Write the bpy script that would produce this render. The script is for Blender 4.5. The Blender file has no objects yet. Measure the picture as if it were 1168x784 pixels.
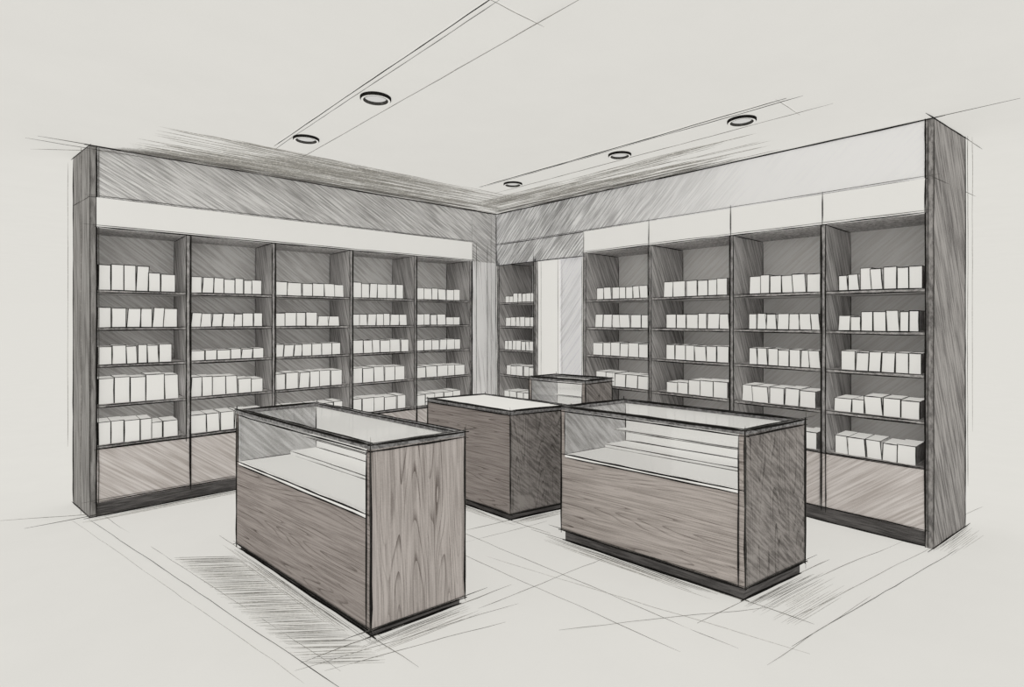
import bpy, math, random
from mathutils import Vector
random.seed(7)
sc = bpy.context.scene
sc.view_settings.view_transform = 'Standard'
sc.view_settings.look = 'None'

def s2l(c):
    out = []
    for v in c:
        v = v / 255.0
        out.append(v / 12.92 if v <= 0.04045 else ((v + 0.055) / 1.055) ** 2.4)
    return tuple(out) + (1.0,)

PAPER = (221, 219, 213)
PL = s2l(PAPER)
LV = 0.70
# ------------------------------------------------------------ materials
def new_mat(name):
    m = bpy.data.materials.new(name)
    m.use_nodes = True
    nt = m.node_tree
    nt.nodes.clear()
    out = nt.nodes.new('ShaderNodeOutputMaterial')
    return m, nt, out

def mapped(nt, rot, scale):
    tc = nt.nodes.new('ShaderNodeTexCoord')
    m1 = nt.nodes.new('ShaderNodeMapping'); m1.inputs['Rotation'].default_value = rot
    m2 = nt.nodes.new('ShaderNodeMapping'); m2.inputs['Scale'].default_value = scale
    nt.links.new(tc.outputs['Object'], m1.inputs['Vector'])
    nt.links.new(m1.outputs[0], m2.inputs['Vector'])
    return m2.outputs[0]

def noise(nt, vec, scale=1.0, detail=2.0, rough=0.5, dist=0.0):
    n = nt.nodes.new('ShaderNodeTexNoise')
    n.inputs['Scale'].default_value = scale
    n.inputs['Detail'].default_value = detail
    n.inputs['Roughness'].default_value = rough
    n.inputs['Distortion'].default_value = dist
    nt.links.new(vec, n.inputs['Vector'])
    return n.outputs['Fac']

def mrange(nt, v, a, b, c=0.0, d=1.0):
    n = nt.nodes.new('ShaderNodeMapRange')
    n.inputs[1].default_value = a; n.inputs[2].default_value = b
    n.inputs[3].default_value = c; n.inputs[4].default_value = d
    nt.links.new(v, n.inputs[0])
    return n.outputs[0]

def mth(nt, op, a, b=None):
    n = nt.nodes.new('ShaderNodeMath'); n.operation = op
    for i, x in enumerate((a, b)):
        if x is None: continue
        if isinstance(x, (int, float)): n.inputs[i].default_value = x
        else: nt.links.new(x, n.inputs[i])
    return n.outputs[0]

def mixc(nt, f, a, b):
    n = nt.nodes.new('ShaderNodeMix'); n.data_type = 'RGBA'
    nt.links.new(f, n.inputs[0]) if not isinstance(f, (int, float)) else setattr(n.inputs[0], 'default_value', f)
    for i, x in ((6, a), (7, b)):
        if isinstance(x, tuple): n.inputs[i].default_value = x
        else: nt.links.new(x, n.inputs[i])
    return n.outputs[2]

def scl(c, k):
    return (min(c[0] * k, 1), min(c[1] * k, 1), min(c[2] * k, 1), 1)

def surf(nt, out, col, emcol=None, es=1.0):
    """diffuse surface, with an optional share of self-luminance (glow added to pale surfaces)"""
    d = nt.nodes.new('ShaderNodeBsdfDiffuse')
    if isinstance(col, tuple): d.inputs['Color'].default_value = col
    else: nt.links.new(col, d.inputs['Color'])
    if emcol is not None:
        e = nt.nodes.new('ShaderNodeEmission'); e.inputs['Strength'].default_value = es
        nt.links.new(emcol, e.inputs['Color'])
        a = nt.nodes.new('ShaderNodeAddShader')
        nt.links.new(d.outputs[0], a.inputs[0]); nt.links.new(e.outputs[0], a.inputs[1])
        nt.links.new(a.outputs[0], out.inputs['Surface'])
    else:
        nt.links.new(d.outputs[0], out.inputs['Surface'])

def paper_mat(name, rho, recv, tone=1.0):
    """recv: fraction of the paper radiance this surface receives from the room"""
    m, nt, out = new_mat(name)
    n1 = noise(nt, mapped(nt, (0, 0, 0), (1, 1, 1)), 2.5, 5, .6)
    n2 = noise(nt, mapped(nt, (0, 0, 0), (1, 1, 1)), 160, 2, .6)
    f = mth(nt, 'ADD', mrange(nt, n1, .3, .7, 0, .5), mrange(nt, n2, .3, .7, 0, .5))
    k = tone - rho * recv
    surf(nt, out, (rho, rho, rho, 1), mixc(nt, f, scl(PL, k * 1.03), scl(PL, k * .97)), 1.0)  # rest of the paper brightness is added as glow
    return m

def hatch_mat(name, light, dark, rot=(0, .8, 0), k=(48, 48, 2.5), lo=.38, hi=.62, emis=0.0, gain=1.5, grain=None, fade=None, wh=.55):
    """graphite hatching: long thin strokes over a tone; optional wood figure"""
    m, nt, out = new_mat(name)
    neu = lambda c: tuple(min(1, c[i] * gain * LV / PL[i]) for i in range(3)) + (1,)
    L = neu(s2l(light)); D = neu(s2l(dark))
    h = mrange(nt, noise(nt, mapped(nt, rot, k), 1, 3, .6), lo, hi)
    big = mrange(nt, noise(nt, mapped(nt, (0, 0, 0), (1, 1, 1)), 2.2, 3, .5), .3, .7, -.18, .18)
    fine = mrange(nt, noise(nt, mapped(nt, (0, 0, 0), (1, 1, 1)), 190, 2, .7), .3, .7, -.18, .18)
    f = mth(nt, 'ADD', mth(nt, 'ADD', mth(nt, 'MULTIPLY', h, .8), big), fine)
    if fade is not None:      # drawn corner shade: hatching thins out along one axis
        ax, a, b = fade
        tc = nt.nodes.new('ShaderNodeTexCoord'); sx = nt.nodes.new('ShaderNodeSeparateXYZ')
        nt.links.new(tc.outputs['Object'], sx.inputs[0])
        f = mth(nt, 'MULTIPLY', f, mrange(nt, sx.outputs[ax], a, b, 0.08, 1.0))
    if grain is not None:
        g = noise(nt, mapped(nt, (0, 0, 0), grain), 1, 1.0, .4, .12)
        fr = mth(nt, 'FRACT', mth(nt, 'MULTIPLY', g, 26.0))
        ln = mrange(nt, fr, .0, .28, 1, 0)
        br = mrange(nt, noise(nt, mapped(nt, (0, 0, 0), tuple(x * 2.7 for x in grain)), 1, 2), .35, .6, .15, 1)
        f = mth(nt, 'ADD', mth(nt, 'MULTIPLY', f, wh), mth(nt, 'MULTIPLY', mth(nt, 'MULTIPLY', ln, br), .7))
    cl = nt.nodes.new('ShaderNodeClamp'); nt.links.new(f, cl.inputs[0])
    c = mixc(nt, cl.outputs[0], L, D)
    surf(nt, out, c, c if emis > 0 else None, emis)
    return m

def ink_mat(name, c):
    m, nt, out = new_mat(name)
    n = noise(nt, mapped(nt, (0, 0, 0), (1, 1, 1)), 60, 2)
    surf(nt, out, mixc(nt, mrange(nt, n, .5, .8), s2l(c), scl(s2l(c), 2.0)))
    return m

M = {}
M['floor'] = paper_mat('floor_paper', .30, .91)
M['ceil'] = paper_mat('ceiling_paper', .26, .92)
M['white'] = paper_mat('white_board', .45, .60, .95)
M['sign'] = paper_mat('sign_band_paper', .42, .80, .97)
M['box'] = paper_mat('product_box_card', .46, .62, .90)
RX = lambda a: (a, 0, 0)
RY = lambda a: (0, a, 0)
M['boxside'] = hatch_mat('box_side_hatch', (190, 188, 183), (140, 138, 134), RX(.5), k=(60, 60, 5), gain=1.6)
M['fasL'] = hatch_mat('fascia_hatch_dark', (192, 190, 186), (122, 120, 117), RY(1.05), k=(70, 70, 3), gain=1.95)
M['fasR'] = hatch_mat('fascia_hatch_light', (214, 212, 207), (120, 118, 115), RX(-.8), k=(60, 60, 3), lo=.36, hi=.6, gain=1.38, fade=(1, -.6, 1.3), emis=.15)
M['backL'] = hatch_mat('shelf_back_hatch_left', (198, 195, 191), (132, 129, 125), RY(.9), k=(60, 60, 3), gain=2.75)
M['backR'] = hatch_mat('shelf_back_hatch_right', (206, 203, 198), (150, 147, 142), RX(-.85), k=(60, 60, 3), gain=2.8)
M['divL'] = hatch_mat('divider_hatch', (154, 151, 147), (92, 90, 87), RX(.35), gain=2.1)
M['divR'] = hatch_mat('divider_hatch_right', (154, 151, 147), (92, 90, 87), RY(.5), gain=2.1)
M['shelf'] = hatch_mat('shelf_board', (170, 167, 162), (105, 102, 99), (0, 0, .7), k=(50, 3, 50), gain=1.9)
M['draw'] = hatch_mat('drawer_wood', (190, 184, 178), (152, 144, 137), RY(.9), k=(60, 60, 2), gain=1.75)
M['drawR'] = hatch_mat('drawer_wood_right', (194, 188, 182), (156, 148, 141), RX(-.9), k=(60, 60, 2), gain=1.8)
M['plinth'] = hatch_mat('plinth_dark', (105, 102, 99), (62, 60, 58), (0, 0, 0), k=(6, 6, 90), gain=1.4)
M['side'] = hatch_mat('side_panel_shade_hatch', (156, 152, 147), (94, 91, 88), RY(.45), gain=1.55)  # right end panel, its shaded side painted as darker grey
M['sideL'] = hatch_mat('side_panel_hatch_left', (152, 149, 144), (98, 95, 91), RX(.1), gain=1.5)
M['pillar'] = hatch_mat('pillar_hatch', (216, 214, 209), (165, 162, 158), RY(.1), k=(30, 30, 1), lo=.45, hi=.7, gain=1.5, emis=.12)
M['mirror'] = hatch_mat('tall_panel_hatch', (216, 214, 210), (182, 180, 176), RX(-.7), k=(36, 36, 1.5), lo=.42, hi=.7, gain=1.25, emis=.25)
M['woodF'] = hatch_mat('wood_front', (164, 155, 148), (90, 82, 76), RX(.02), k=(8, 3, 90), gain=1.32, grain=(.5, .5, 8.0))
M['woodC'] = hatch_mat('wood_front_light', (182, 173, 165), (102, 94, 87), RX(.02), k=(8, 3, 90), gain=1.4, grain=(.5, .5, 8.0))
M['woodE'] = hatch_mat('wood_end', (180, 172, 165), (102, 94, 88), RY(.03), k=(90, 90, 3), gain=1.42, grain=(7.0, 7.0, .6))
M['woodD'] = hatch_mat('wood_end_shaded', (152, 146, 140), (82, 78, 74), RY(.9), k=(65, 65, 3), gain=1.35, grain=(7.0, 7.0, .6), wh=.8)  # darker copy of the end wood, face shading put into the colour
M['inner'] = hatch_mat('inner_end_hatch', (198, 196, 192), (146, 144, 140), RY(.8), gain=1.5)
M['rim'] = hatch_mat('counter_rim', (160, 158, 155), (90, 88, 86), (0, 0, .7), k=(50, 3, 50), gain=1.3)
M['ink'] = ink_mat('graphite_line_dark', (36, 35, 34))
M['ink2'] = ink_mat('graphite_line_mid', (80, 79, 77))
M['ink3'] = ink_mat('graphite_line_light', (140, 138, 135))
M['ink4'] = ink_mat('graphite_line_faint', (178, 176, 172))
g, nt, out = new_mat('clear_glass')
t = nt.nodes.new('ShaderNodeBsdfTransparent'); t.inputs[0].default_value = (.94, .94, .94, 1)
gl = nt.nodes.new('ShaderNodeBsdfGlossy'); gl.inputs['Roughness'].default_value = .08
mx = nt.nodes.new('ShaderNodeMixShader'); mx.inputs[0].default_value = .08
nt.links.new(t.outputs[0], mx.inputs[1]); nt.links.new(gl.outputs[0], mx.inputs[2]); nt.links.new(mx.outputs[0], out.inputs['Surface'])
M['glass'] = g
lm, nt, out = new_mat('downlight_lens')
e = nt.nodes.new('ShaderNodeEmission'); e.inputs[0].default_value = (.62, .61, .59, 1); e.inputs[1].default_value = 1.0
nt.links.new(e.outputs[0], out.inputs['Surface'])
M['lens'] = lm

# ------------------------------------------------------------ mesh builder
class MB:
    def __init__(s):
        s.v = []; s.f = []; s.m = []; s.names = []
    def mi(s, k):
        if k not in s.names: s.names.append(k)
        return s.names.index(k)
    def poly(s, pts, k):
        b = len(s.v); s.v += [tuple(p) for p in pts]
        s.f.append(tuple(range(b, b + len(pts)))); s.m.append(s.mi(k))
    def hexa(s, q0, q1, k):
        b = len(s.v); s.v += [tuple(p) for p in q0] + [tuple(p) for p in q1]
        F = {'z0': (3, 2, 1, 0), 'z1': (4, 5, 6, 7), 'y0': (0, 1, 5, 4), 'x1': (1, 2, 6, 5), 'y1': (2, 3, 7, 6), 'x0': (3, 0, 4, 7)}
        for n, f in F.items():
            kk = k if isinstance(k, str) else k.get(n, k['*'])
            s.f.append(tuple(b + i for i in f)); s.m.append(s.mi(kk))
    def box(s, x0, x1, y0, y1, z0, z1, k):
        q = [(x0, y0), (x1, y0), (x1, y1), (x0, y1)]
        s.hexa([(a, b, z0) for a, b in q], [(a, b, z1) for a, b in q], k)
    def stroke(s, p, q, r=.003, over=.03, wob=.0015, k='ink', taper=.35):
        p = Vector(p); q = Vector(q); d = q - p; L = d.length
        if L < 1e-4: return
        d.normalize(); o1 = over * random.uniform(.3, 1.3); o2 = over * random.uniform(.3, 1.3)
        p = p - d * o1; q = q + d * o2; L = (q - p).length
        up = Vector((0, 0, 1)) if abs(d.z) < .9 else Vector((1, 0, 0))
        a = d.cross(up).normalized(); b = d.cross(a).normalized()
        n = max(2, min(24, int(L / .12) + 1)); oa = ob = 0.0; rings = []
        for i in range(n + 1):
            t = i / n
            oa = oa * .7 + random.uniform(-wob, wob); ob = ob * .7 + random.uniform(-wob, wob)
            c = p.lerp(q, t) + a * oa + b * ob
            e = min(t, 1 - t) * L
            rr = r * random.uniform(.7, 1.25) * (taper + (1 - taper) * min(1, e / max(.05, over)))
            base = len(s.v)
            for u, w in ((1, 0), (0, 1), (-1, 0), (0, -1)):
                s.v.append(tuple(c + a * u * rr + b * w * rr))
            rings.append(base)
        mi = s.mi(k)
        for i in range(n):
            for j in range(4):
                s.f.append((rings[i] + j, rings[i] + (j + 1) % 4, rings[i + 1] + (j + 1) % 4, rings[i + 1] + j)); s.m.append(mi)
        s.f.append(tuple(rings[0] + j for j in range(4))); s.m.append(mi)
        s.f.append(tuple(rings[-1] + j for j in range(4))); s.m.append(mi)
    def obj(s, name, parent=None, origin=(0, 0, 0)):
        o = Vector(origin)
        me = bpy.data.meshes.new(name)
        me.from_pydata([tuple(Vector(v) - o) for v in s.v], [], s.f)
        for k in s.names: me.materials.append(M[k])
        for p, i in zip(me.polygons, s.m): p.material_index = i
        me.update()
        ob = bpy.data.objects.new(name, me); sc.collection.objects.link(ob)
        if parent is not None: ob.parent = parent
        else: ob.location = o
        return ob

def empty(name, loc):
    e = bpy.data.objects.new(name, None); e.location = loc; e.empty_display_size = .2
    sc.collection.objects.link(e); return e

# ------------------------------------------------------------ room constants (metres)
H = 2.807          # ceiling height
EYE = 1.493
VL = 5.18          # front plane of the left-hand shelving (runs along X)
UR = 4.417         # front plane of the right-hand shelving (runs along Y)
DL, DR = .50, .58  # shelving depths
ZF, ZS = 2.42, 2.195   # fascia bottom, sign band bottom
SH = [.535, .845, 1.15, 1.435, 1.722]
GUIDES = []        # loose guide lines lying on the floor, filled in by the counters

# ------------------------------------------------------------ shell
b = MB(); b.box(-60, 60, -60, 60, -.05, 0, 'floor'); floor = b.obj('floor')
b = MB(); b.box(-60, 60, -60, 60, H + .005, H + .06, 'ceil'); ceiling = b.obj('ceiling')
b = MB(); b.box(.46, UR + DR + .1, VL + DL + .005, VL + DL + .1, 0, H, 'ceil'); b.obj('wall_left')
b = MB(); b.box(UR + DR + .005, UR + DR + .1, .86, VL + DL, 0, H, 'ceil'); b.obj('wall_right')

# ------------------------------------------------------------ left shelving
LX = [.442, 1.067, 1.753, 2.508, 3.261, 4.03]
def make_left():
    root = empty('shelving_unit', (2.2, VL, 0)); O = root.location
    c = MB(); ln = MB()
    q = [(.40, VL), (.442, VL), (.442, VL + DL), (.335, VL + DL)]
    c.hexa([(x, y, 0) for x, y in q], [(x, y, H) for x, y in q], {'*': 'sideL'})
    c.box(.442, 4.03, VL + DL - .02, VL + DL, 0, H, 'backL')
    c.box(.442, 4.03, VL - .0, VL + .03, ZF, H, 'fasL')
    c.box(.442, 4.03, VL - .012, VL + .03, ZS, ZF, 'sign')
    c.box(.442, 4.03, VL + .03, VL + DL - .02, ZS - .0, ZS + .02, 'divL')
    c.box(.442, 4.03, VL + .03, VL + DL - .02, 0, .09, 'plinth')
    c.box(.442, 4.03, VL + .02, VL + .04, 0, .105, 'plinth')
    c.box(.442, 4.03, VL, VL + DL - .02, .105, .51, 'draw')
    for x in LX[1:]:
        c.box(x - .028, x, VL + .002, VL + DL - .02, .51, ZS, 'divL')
    for z in SH:
        for a, d in zip(LX[:-1], LX[1:]):
            c.box(a, d - .028, VL + .012, VL + DL - .02, z - .022, z, 'shelf')
    c.obj('carcass', root, O)
    y = VL - .004
    for r, k, o, dz in ((.005, 'ink', .05, 0), (.0025, 'ink2', .3, .014)):
        ln.stroke((.40, y, H + dz * .3 - .004), (UR, y, H + dz * .3 - .004), r, o, k=k)
        ln.stroke((.40, y, ZF + dz), (4.03, y, ZF + dz), r * .8, o * .3, k=k)
        ln.stroke((.442, y - .012, ZS + dz), (4.03, y - .012, ZS + dz), r, o * .3, k=k)
        ln.stroke((.442, y, .112 + dz), (4.03, y, .112 + dz), r * .8, o * .3, k=k)
        ln.stroke((.40, y, .006 + dz), (4.03, y, .006 + dz), r, o, k=k)
        ln.stroke((.442 + dz, y, 0.01), (.442 + dz, y, H), r, .02, k=k)
    ln.stroke((.402, y, 0.02), (.402, y, H - .02), .003, .02, k='ink2')
    ln.stroke((.36, y+.15, 0.02), (.36, y+.15, H - .02), .002, .1, k='ink3')
    ln.stroke((.10, VL + .02, H - .02), (.7, VL - .02, H - .03), .0018, .15, k='ink2')
    ln.stroke((.12, VL, H - .09), (.6, VL - .02, H - .01), .0014, .1, k='ink3')
    ln.stroke((.02, VL + .25, .02), (.5, VL - .02, .02), .0018, .15, k='ink3')
    ln.stroke((.30, VL + DL, .5), (.30, VL + DL, H - .1), .0015, .1, k='ink4')
    ln.stroke((.335, VL + DL, .01), (.335, VL + DL, H - .01), .0045, .02)
    ln.stroke((.40, y, .01), (.335, VL + DL, .01), .004, .04)
    ln.stroke((.40, y, H), (.335, VL + DL, H), .004, .06)
    ln.stroke((.40, y, ZF), (.335, VL + DL, ZF), .003, .02, k='ink2')
    ln.stroke((.442, y, .51), (4.03, y, .51), .0035, .02)
    for i, x in enumerate(LX[1:]):
        ln.stroke((x, y, .1), (x, y, ZS + .02), .006, .02)
        ln.stroke((x + .008, y, .1), (x + .008, y, ZS + .05), .002, .08, k='ink2')
        ln.stroke((x - .03, y, .5), (x - .03, y, ZS), .0042, .02)
        ln.stroke((x - .028, VL + DL - .025, .52), (x - .028, VL + DL - .025, ZS - .02), .0035, 0, k='ink2')
        ln.stroke((x - .028, y, ZS - .002), (x - .028, VL + DL - .03, ZS - .002), .004, 0, k='ink')
    for z in SH:
        for a, d in zip(LX[:-1], LX[1:]):
            ln.stroke((a, VL + .008, z - .002), (d - .03, VL + .008, z - .002), .0042, .004)
            ln.stroke((a, VL + .008, z - .022), (d - .03, VL + .008, z - .022), .0045, .004)
            ln.stroke((d - .03, VL + .01, z - .004), (d - .03, VL + DL - .03, z - .004), .004, 0)
            ln.stroke((a, VL + DL - .025, z + .002), (d - .03, VL + DL - .025, z + .002), .003, 0, k='ink2')
    ln.obj('pencil_edges', root, O)
make_left()

# ------------------------------------------------------------ right shelving
RY_ = [.845, 1.469, 2.168, 2.964, 3.761]      # four bays
YD, YE = 4.483, 5.15                          # tall panel end, corner bay end
def make_right():
    root = empty('shelving_unit', (UR, 2.6, 0)); O = root.location
    c = MB(); ln = MB(); X0, X1 = UR, UR + DR
    q = [(X0, .80), (UR + DR + .06, .735), (UR + DR + .06, .845), (X0, .845)]
    c.hexa([(x, y, 0) for x, y in q], [(x, y, H) for x, y in q], {'*': 'side'})
    c.box(X1 - .02, X1, .845, YE, 0, H, 'backR')
    c.box(X0, X0 + .03, .845, VL, ZF, H, 'fasR')
    c.box(X0 - .012, X0 + .03, .845, 3.761, ZS, ZF, 'sign')
    c.box(X0 + .002, X0 + .03, 3.761, VL, ZS - .03, ZF, 'fasR')
    c.box(X0 + .03, X1 - .02, .845, YE, ZS, ZS + .02, 'divR')
    for a, d in ((.845, 3.761), (YD, YE)):
        c.box(X0 + .02, X1 - .02, a, d, 0, .105, 'plinth')
        c.box(X0, X1 - .02, a, d, .105, .51, 'drawR')
        ln.stroke((X0 - .004, a, .51), (X0 - .004, d, .51), .0035, .02)
        ln.stroke((X0 - .004, a, .112), (X0 - .004, d, .112), .004, .02)
        ln.stroke((X0 + .01, a, .006), (X0 + .01, d, .006), .005, .05)
    bays = list(zip(RY_[:-1], RY_[1:])) + [(YD + .028, YE)]
    for yv in RY_[1:] + [YD + .028, YE]:
        c.box(X0 + .002, X1 - .02, yv - .028, yv, .51 if yv != RY_[-1] and yv != YD + .028 else 0.0, ZS, 'divR')
        ln.stroke((X0 - .004, yv - .028, .1), (X0 - .004, yv - .028, ZS + .02), .004, .02)
        ln.stroke((X0 - .004, yv, .1), (X0 - .004, yv, ZS + .02), .0052, .02)
        ln.stroke((X0 - .004, yv + .008, .1), (X0 - .004, yv + .008, ZS + .05), .002, .08, k='ink2')
        ln.stroke((X1 - .025, yv - .03, .52), (X1 - .025, yv - .03, ZS - .02), .0035, 0, k='ink2')
        ln.stroke((X0, yv - .03, ZS - .003), (X1 - .03, yv - .03, ZS - .003), .0038, 0, k='ink')
    for z in SH:
        zz = z - .02
        for a, d in bays:
            c.box(X0 + .012, X1 - .02, a, d - .028, zz - .022, zz, 'shelf')
            ln.stroke((X0 + .008, a, zz), (X0 + .008, d - .03, zz), .004, .004)
            ln.stroke((X0 + .008, a, zz - .022), (X0 + .008, d - .03, zz - .022), .0042, .004)
            ln.stroke((X0 + .01, d - .03, zz - .004), (X1 - .03, d - .03, zz - .004), .0038, 0)
            ln.stroke((X1 - .025, a, zz + .002), (X1 - .025, d - .03, zz + .002), .003, 0, k='ink2')
    c.obj('carcass', root, O)
    # tall glazed panel between the corner bay and the four bays
    b = MB()
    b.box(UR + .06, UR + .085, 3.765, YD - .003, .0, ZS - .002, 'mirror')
    b.box(UR + .03, UR + .06, 3.765, 3.81, .0, ZS - .002, 'white')
    b.box(UR + .03, UR + .06, 4.16, YD - .003, .0, ZS - .002, 'white')
    b.box(UR + .03, UR + .06, 3.81, 4.16, .0, .12, 'white')
    b.obj('mirror_pane', root, O)
    for yv, kk in ((3.768, 'ink'), (3.81, 'ink2'), (4.10, 'ink3'), (4.16, 'ink2'), (YD - .06, 'ink3'), (YD - .004, 'ink')):
        ln.stroke((UR + .028, yv, .02), (UR + .028, yv, ZS - .03), .0035 if kk == 'ink' else .0028, 0, k=kk)
    x = X0 - .004
    for r, k, o, dz in ((.0046, 'ink', .05, 0), (.0022, 'ink2', .35, .014)):
        ln.stroke((x, .80, H - .004 + dz * .3), (x, VL, H - .004 + dz * .3), r, o, k=k)
        ln.stroke((x, .845, ZF + dz), (x, VL, ZF + dz), r * .8, o * .3, k=k)
        ln.stroke((x - .012, .845, ZS + dz), (x - .012, 3.761, ZS + dz), r * .9, o * .3, k=k)
        ln.stroke((x, .845 - dz, .01), (x, .845 - dz, H), r, .03, k=k)
    ln.stroke((x, 3.761, ZS - .03), (x, VL, ZS - .03), .004, .02)
    ln.stroke((x - .01, .845, ZF - .01), (x - .01, .845, ZS), .003, .0)
    for yv in RY_[1:]:
        ln.stroke((x - .012, yv - .01, ZS), (x - .012, yv - .01, ZF), .0042, .03)
    ln.stroke((x, .80, .01), (x, .80, H), .003, .0, k='ink2')
    xb = UR + DR + .06
    ln.stroke((xb, .735, .01), (xb, .735, H - .01), .0045, .05)
    ln.stroke((x, .80, .008), (xb, .735, .008), .0045, .12)
    ln.stroke((x, .80, H - .004), (xb, .735, H - .004), .0045, .12)
    ln.stroke((x, .80, H + .0), (xb + .4, .70, H + .0), .002, .1, k='ink2')
    ln.stroke((x, .80, ZF), (xb + .25, .715, ZF), .002, .05, k='ink2')
    ln.stroke((xb, .72, .35), (xb, .72, H - .02), .0016, .1, k='ink3')
    ln.stroke((xb + .04, .70, .8), (xb + .04, .70, H - .05), .0014, .1, k='ink4')
    ln.obj('pencil_edges', root, O)
make_right()

# corner pillar
root = empty('corner_pillar', (4.22, VL + .1, 0)); O = root.location
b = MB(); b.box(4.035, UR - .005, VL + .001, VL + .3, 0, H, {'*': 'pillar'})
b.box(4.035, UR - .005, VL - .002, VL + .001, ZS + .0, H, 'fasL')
b.obj('pillar_body', root, O)
b = MB()
for xx, kk, r in ((4.036, 'ink', .0045), (4.10, 'ink2', .0025), (4.27, 'ink2', .003), (4.33, 'ink3', .002), (UR - .008, 'ink', .0045)):
    b.stroke((xx, VL - .006, .01), (xx, VL - .006, H - .01 if xx > 4.3 else ZF), r, .0, k=kk)
b.obj('pencil_edges', root, O)

# ------------------------------------------------------------ product boxes
def product_rows(side):
    c = MB()
    bays = list(zip(LX[:-1], LX[1:])) if side == 'L' else list(zip(RY_[:-1], RY_[1:])) + [(YD + .028, YE)]
    hL = {4: [.195, .13, .125, .15, .125], 3: [.15, .115, .125, .12, .12], 2: [.14, .085, .11, .13, .115], 1: [.20, .16, .145, .15, .12], 0: [.175, .15, .14, .14, .12]}
    hR = {4: [.155, .145, .14, .12, .11], 3: [.14, .125, .13, .13, .11], 2: [.135, .13, .13, .13, .11], 1: [.125, .13, .13, .13, .11], 0: [.125, .12, .12, .12, .11]}
    for bi, (a, d) in enumerate(bays):
        for zi, z in enumerate(SH):
            zz = z if side == 'L' else z - .02
            hh = (hL if side == 'L' else hR)[zi][bi]
            n = random.choice((6, 6, 7, 7)) if zi > 1 else random.choice((5, 5, 6))
            if side == 'R' and zi < 2: n = 5
            W = (d - a - .028); start = a + (.012 if side == 'L' else .02 + random.uniform(0, .04))
            end = a + W * random.uniform(.84, .95)
            ws = [random.uniform(.8, 1.2) for _ in range(n)]; tot = sum(ws)
            ws = [x / tot * (end - start) for x in ws]
            fr = .035 if side == 'L' else .05
            low = random.random() < .18
            cur = start
            for i in range(n):
                h = hh * random.uniform(.94, 1.04)
                if low and i >= n - 2: h *= .75
                x0 = cur; x1 = x0 + ws[i] * random.uniform(.93, .99); cur += ws[i]
                dp = random.uniform(.15, .2) if zi > 1 else .24
                jf = fr + random.uniform(0, .014); sk = random.uniform(-.006, .006)
                lean = random.choice((0, 0, 0, .010, -.006))
                if i == 0: lean = max(lean, 0)
                if i == n - 1: lean = min(lean, 0)
                if side == 'L':
                    T = lambda p, dd, zc: (p, VL + jf + dd, zc)
                    q = [(x0, 0), (x1, sk), (x1, dp), (x0, dp)]
                    fd = {'*': 'box', 'x0': 'boxside'}
                else:
                    T = lambda p, dd, zc: (UR + jf + dd, p, zc)
                    q = [(x0, 0), (x0, dp), (x1, dp), (x1, sk)]
                    fd = {'*': 'box', 'y0': 'boxside'}
                z0 = zz + .001
                B = [T(p, dd, z0) for p, dd in q]; U = [T(p + lean, dd, z0 + h) for p, dd in q]
                c.hexa(B, U, fd)
                fl = 0; frr = 1 if side == 'L' else 3
                off = Vector((0, -.002, 0)) if side == 'L' else Vector((-.002, 0, 0))
                P = lambda t: Vector(t) + off
                kk = 'ink' if random.random() < .75 else 'ink2'
                c.stroke(P(B[fl]), P(U[fl]), .0036, .0, .0006, kk, .8)
                c.stroke(P(B[frr]), P(U[frr]), .0032, .0, .0006, 'ink2', .8)
                c.stroke(P(U[fl]), P(U[frr]), .0032, .002, .0006, kk, .8)
                bk = 3 if side == 'L' else 1
                c.stroke(Vector(U[fl]), Vector(U[bk]), .0022, 0, .0005, 'ink2', .8)
                if U[2][2] < EYE:
                    c.stroke(Vector(U[bk]), Vector(U[2]), .0022, 0, .0005, 'ink2', .8)
    return c
product_rows('L').obj('product_boxes')
product_rows('R').obj('product_boxes')

# ------------------------------------------------------------ counters
def frame_of(P0, PS, PT, sl=None):
    P0 = Vector((*P0, 0)); S = Vector((*PS, 0)) - P0; T = Vector((*PT, 0)) - P0
    LS, LT = (sl or S.length), T.length
    return P0, S.normalized(), T.normalized(), LS, LT

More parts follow.
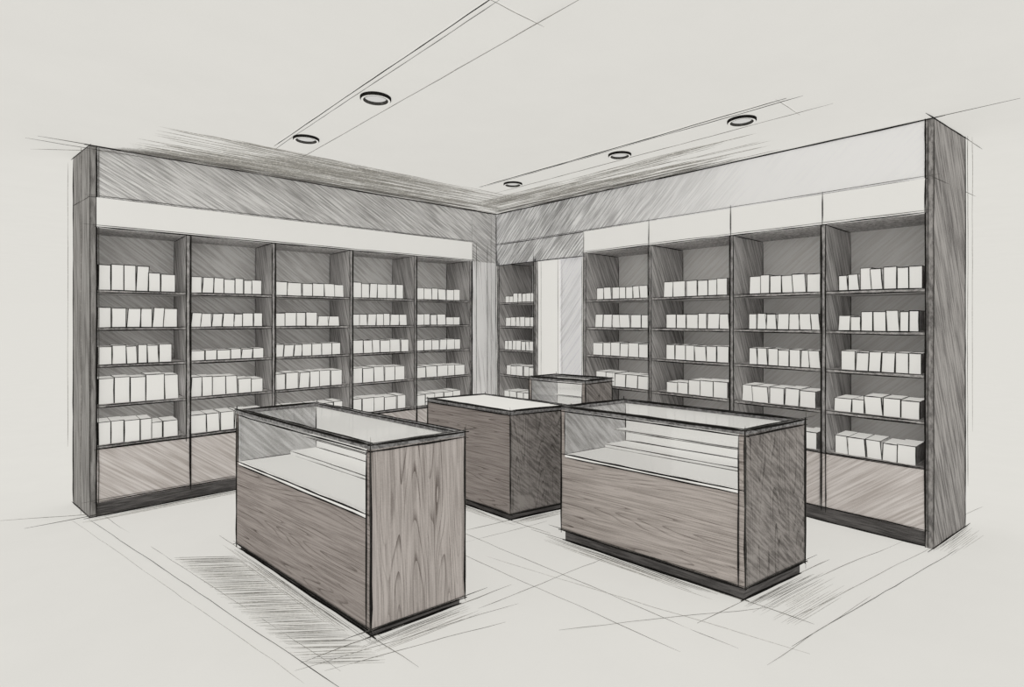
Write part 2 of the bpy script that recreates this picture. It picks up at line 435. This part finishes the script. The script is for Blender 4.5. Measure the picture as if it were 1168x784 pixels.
def counter(name, P0, PS, PT, ht, deck, woodF, woodE, glass=True, sl=None, lr=.005, pl=.075, loose=.12):
    P0, eS, eT, LS, LT = frame_of(P0, PS, PT, sl)
    mid = P0 + eS * LS / 2 + eT * LT / 2
    root = empty(name, mid); O = mid
    W = lambda s, t, z: P0 + eS * s + eT * t + Vector((0, 0, z))
    def pb(m, s0, s1, t0, t1, z0, z1, k):
        q = [(s0, t0), (s1, t0), (s1, t1), (s0, t1)]
        m.hexa([W(a, b_, z0) for a, b_ in q], [W(a, b_, z1) for a, b_ in q], k)
    c = MB(); ln = MB(); th = .032; ki = .018
    pb(c, ki, LS - ki, ki, LT - ki, 0, pl, 'plinth')
    if glass:
        bt = deck - .02
        pb(c, 0, LS, th, LT - th, pl, bt, {'*': woodF})
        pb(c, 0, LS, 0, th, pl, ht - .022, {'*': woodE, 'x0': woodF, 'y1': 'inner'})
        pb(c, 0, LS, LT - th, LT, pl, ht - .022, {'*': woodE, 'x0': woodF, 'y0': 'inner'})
        pb(c, 0, LS - .02, th, LT - th, bt, deck, 'white')
        pb(c, LS - .02, LS, th, LT - th, bt, ht - .022, {'*': woodF, 'x0': 'white'})
        pb(c, LS * .62, LS - .02, th, LT - th, deck, deck + .022, 'white')
        pb(c, LS * .78, LS - .02, th, LT - th, deck + .11, deck + .118, 'white')
        rw = .028
        pb(c, 0, rw, 0, LT, ht - .022, ht, 'rim'); pb(c, LS - rw, LS, 0, LT, ht - .022, ht, 'rim')
        pb(c, rw, LS - rw, 0, rw, ht - .022, ht, {'*': 'rim'}); pb(c, rw, LS - rw, LT - rw, LT, ht - .022, ht, 'rim')
        c.obj('cabinet_body', root, O)
        gm = MB()
        pb(gm, .006, .012, th + .002, LT - th - .002, deck + .002, ht - .024, 'glass')
        pb(gm, rw + .001, LS - rw - .001, rw + .001, LT - rw - .001, ht - .014, ht - .008, 'glass')
        gm.obj('glass_panes', root, O)
    else:
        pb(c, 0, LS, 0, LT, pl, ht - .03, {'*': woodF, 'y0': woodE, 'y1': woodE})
        rw = .03
        pb(c, 0, rw, 0, LT, ht - .03, ht, 'rim'); pb(c, LS - rw, LS, 0, LT, ht - .03, ht, 'rim')
        pb(c, rw, LS - rw, 0, rw, ht - .03, ht, 'rim'); pb(c, rw, LS - rw, LT - rw, LT, ht - .03, ht, 'rim')
        pb(c, rw, LS - rw, rw, LT - rw, ht - .03, ht - .004, 'white')
        c.obj('cabinet_body', root, O)
    e = .003
    def st(a, b_, r=lr, ov=.02, k='ink'): ln.stroke(W(*a), W(*b_), r, ov, .0014, k)
    for z, r in ((ht, lr), (ht - .03, lr * .7), (pl, lr * .9)):
        st((-e, 0, z), (-e, LT, z), r); st((0, -e, z), (LS, -e, z), r)
        st((LS + e, 0, z), (LS + e, LT, z), r * .8); st((0, LT + e, z), (LS, LT + e, z), r * .8)
    for s_, t_ in ((0, 0), (LS, 0), (0, LT), (LS, LT)):
        st((s_, t_, pl), (s_, t_, ht), lr * 1.1, .02)
    a = rw
    st((a, a, ht), (a, LT - a, ht), lr * .7, .0); st((LS - a, a, ht), (LS - a, LT - a, ht), lr * .7, .0)
    st((a, a, ht), (LS - a, a, ht), lr * .7, .0); st((a, LT - a, ht), (LS - a, LT - a, ht), lr * .7, .0)
    i = ki - .002
    st((i, i, .006), (i, LT - i, .006), lr * 1.1, .03); st((i, i, .006), (LS - i, i, .006), lr * 1.1, .03)
    for A, B in ((W(i, -.25, 0), W(i, LT + .2, 0)), (W(-.25, i, 0), W(LS + .25, i, 0))):
        GUIDES.append(((A.x, A.y), (B.x, B.y), lr * .3))
    if glass:
        st((-e, 0, deck), (-e, LT, deck), lr * .8, 0); st((-e, th, deck - .02), (-e, LT - th, deck - .02), lr * .7, 0)
        st((-e, th, pl), (-e, th, ht - .03), lr * .7, 0); st((-e, LT - th, deck), (-e, LT - th, ht - .03), lr * .7, 0)
        for s_, z_ in ((LS * .62, deck + .022), (LS * .62, deck), (LS * .78, deck + .118), (LS * .78, deck + .11)):
            st((s_ - .002, th, z_), (s_ - .002, LT - th, z_), lr * .5, 0, 'ink2')
        st((LS - .022, th, deck + .024), (LS - .022, LT - th, deck + .024), lr * .6, 0)
        st((LS - .022, LT - th, deck + .024), (LS - .022, LT - th, ht - .03), lr * .7, 0)
        st((0.01, LT - th, deck), (LS - .02, LT - th, deck), lr * .6, 0)
    for z in (ht, pl):
        st((-e, 0, z + .008), (-e, LT, z + .008), lr * .35, loose, 'ink2')
        st((0, -e, z + .008), (LS, -e, z + .008), lr * .35, loose, 'ink2')
    st((-.006, -.004, pl), (-.006, -.004, ht), lr * .35, min(.05, loose), 'ink2')
    st((LS, -.006, pl), (LS, -.006, ht), lr * .35, .04, 'ink2')
    ln.obj('pencil_edges', root, O)

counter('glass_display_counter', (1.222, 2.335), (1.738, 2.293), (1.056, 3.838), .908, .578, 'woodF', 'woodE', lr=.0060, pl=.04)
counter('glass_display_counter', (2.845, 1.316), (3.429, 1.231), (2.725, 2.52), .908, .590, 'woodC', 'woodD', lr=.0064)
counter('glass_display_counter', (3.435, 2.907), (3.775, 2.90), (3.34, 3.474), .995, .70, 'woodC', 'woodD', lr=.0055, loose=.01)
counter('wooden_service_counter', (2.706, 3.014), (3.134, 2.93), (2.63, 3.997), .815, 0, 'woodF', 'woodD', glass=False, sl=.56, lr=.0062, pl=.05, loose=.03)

# ------------------------------------------------------------ ceiling tracks and downlights
def track(x0, x1, y0, y1):
    root = empty('ceiling_light_track', ((x0 + x1) / 2, (y0 + y1) / 2, H)); O = root.location
    b = MB(); b.box(x0, x1, y0, y1, H - .004, H + .004, 'ceil'); b.obj('track_plate', root, O)
    b = MB()
    z = H - .006
    b.stroke((x0, y0, z), (x0, y1, z), .0030, .08, k='ink')
    b.stroke((x0 + .03, y0, z), (x0 + .03, y1, z), .0018, .12, k='ink2')
    b.stroke((x1, y0, z), (x1, y1, z), .002, .25, k='ink3')
    b.stroke((x0, y0, z), (x1, y0, z), .0016, .04, k='ink3')
    b.obj('pencil_edges', root, O)
track(1.43, 1.70, 1.72, 4.22)
track(3.37, 3.66, 1.36, 4.18)

def downlight(x, y, r=.090):
    root = empty('recessed_downlight', (x, y, H)); O = root.location
    b = MB(); N = 40
    prof = [(r * .70, -.006), (r * .75, -.022), (r * .80, -.022), (r * .87, -.024), (r * .94, -.022), (r, -.016), (r, -.004)]
    rings = []
    for rr, dz in prof:
        rings.append([(x + rr * math.cos(2 * math.pi * i / N), y + rr * math.sin(2 * math.pi * i / N), H + dz) for i in range(N)])
    keys = ['ink2', 'ink', 'box', 'box', 'ink', 'ink']
    for a in range(len(prof) - 1):
        for i in range(N):
            j = (i + 1) % N
            b.poly([rings[a][i], rings[a][j], rings[a + 1][j], rings[a + 1][i]], keys[a])
    b.poly(rings[0], 'lens'); b.obj('lamp_ring', root, O)
for p in ((1.565, 2.93), (1.545, 3.925), (3.517, 1.649), (3.535, 2.641), (3.53, 3.894)):
    downlight(*p)

# ------------------------------------------------------------ loose pencil strokes and drawn shade on floor / ceiling
b = MB(); z = .003
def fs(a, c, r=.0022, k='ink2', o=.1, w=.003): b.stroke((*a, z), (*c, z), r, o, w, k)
for A, B, r in GUIDES: fs(A, B, r, 'ink3')
fs((.40, 5.1), (.95, 2.2), .0018); fs((.50, 5.1), (1.0, 2.32), .0014, 'ink3'); fs((.30, 5.2), (.86, 2.3), .0011, 'ink4')
fs((.93, 2.33), (1.9, 2.12), .0013, 'ink3'); fs((1.0, 2.25), (1.7, 2.05), .0012, 'ink3')
fs((2.75, .98), (4.5, .70), .0018); fs((2.9, 1.08), (4.4, .82), .0014, 'ink3'); fs((2.5, 1.0), (3.4, .9), .0013, 'ink3')
fs((2.05, 3.4), (2.2, 1.4), .0013, 'ink3'); fs((2.3, 3.3), (2.42, 1.2), .0013, 'ink3')
fs((1.8, 3.0), (2.8, 2.85), .0013, 'ink3'); fs((1.85, 2.2), (2.7, 2.15), .0013, 'ink3'); fs((2.0, 1.75), (2.9, 1.2), .0012, 'ink3')
fs((3.5, 1.15), (5.6, .74), .0016, 'ink3'); fs((2.2, 2.6), (2.6, 1.0), .0011, 'ink4')
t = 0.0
while t < 1.0:      # cast shadow drawn as hatching beside the left counter
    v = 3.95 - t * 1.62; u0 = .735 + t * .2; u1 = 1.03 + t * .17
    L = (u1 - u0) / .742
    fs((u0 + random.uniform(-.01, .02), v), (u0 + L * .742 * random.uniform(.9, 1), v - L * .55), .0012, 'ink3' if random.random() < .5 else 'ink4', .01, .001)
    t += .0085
def shadow_strokes(P, Q, off, n, lmax, k='ink3'):
    """drawn contact shadow: strokes running parallel to a plinth, thinning out away from it"""
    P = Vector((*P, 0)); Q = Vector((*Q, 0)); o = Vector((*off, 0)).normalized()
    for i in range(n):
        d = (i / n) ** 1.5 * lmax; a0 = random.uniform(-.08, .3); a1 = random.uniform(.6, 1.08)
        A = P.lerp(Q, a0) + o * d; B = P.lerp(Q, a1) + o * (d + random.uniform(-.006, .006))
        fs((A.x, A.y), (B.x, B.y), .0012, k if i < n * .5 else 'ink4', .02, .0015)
shadow_strokes((1.05, 3.85), (1.21, 2.33), (-1, -.1), 12, .07)
shadow_strokes((1.22, 2.32), (1.75, 2.28), (0, -1), 14, .12)
shadow_strokes((2.72, 2.52), (2.84, 1.31), (-1, -.1), 14, .10)
shadow_strokes((2.85, 1.30), (3.45, 1.22), (-.1, -1), 30, .26)
shadow_strokes((4.43, .79), (5.1, .72), (-.1, -1), 12, .12)
shadow_strokes((.42, 5.16), (1.6, 5.16), (0, -1), 8, .10)
shadow_strokes((2.62, 4.0), (2.70, 3.0), (-1, 0), 8, .07); shadow_strokes((2.70, 3.0), (3.2, 2.92), (0, -1), 10, .08)
b.obj('pencil_guidelines_and_shadow', floor)
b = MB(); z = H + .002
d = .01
while d < .85:      # pencilled shade on the ceiling, stroked parallel to each fascia
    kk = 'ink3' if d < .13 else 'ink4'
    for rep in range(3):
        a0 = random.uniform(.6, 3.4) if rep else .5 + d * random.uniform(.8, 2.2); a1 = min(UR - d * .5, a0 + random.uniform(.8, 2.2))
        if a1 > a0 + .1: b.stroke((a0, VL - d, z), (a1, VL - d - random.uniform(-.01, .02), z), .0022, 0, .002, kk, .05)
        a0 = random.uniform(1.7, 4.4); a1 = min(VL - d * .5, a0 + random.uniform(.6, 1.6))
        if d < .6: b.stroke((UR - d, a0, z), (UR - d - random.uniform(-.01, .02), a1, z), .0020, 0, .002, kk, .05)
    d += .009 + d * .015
b.obj('pencil_ceiling_shade', ceiling)

# ------------------------------------------------------------ world and camera
w = bpy.data.worlds.new('paper_sky'); sc.world = w; w.use_nodes = True
bg = w.node_tree.nodes['Background']; bg.inputs[0].default_value = PL; bg.inputs[1].default_value = 1.035

cd = bpy.data.cameras.new('camera'); cam = bpy.data.objects.new('camera', cd); sc.collection.objects.link(cam)
cd.sensor_fit = 'HORIZONTAL'; cd.sensor_width = 36; cd.lens = 36 * 624 / 1168
cd.shift_y = -27 / 1168
cam.location = (0, 0, EYE)
cam.rotation_euler = (math.pi / 2, 0, -math.atan2(.6704, .742))
cd.clip_start = .05
sc.camera = cam
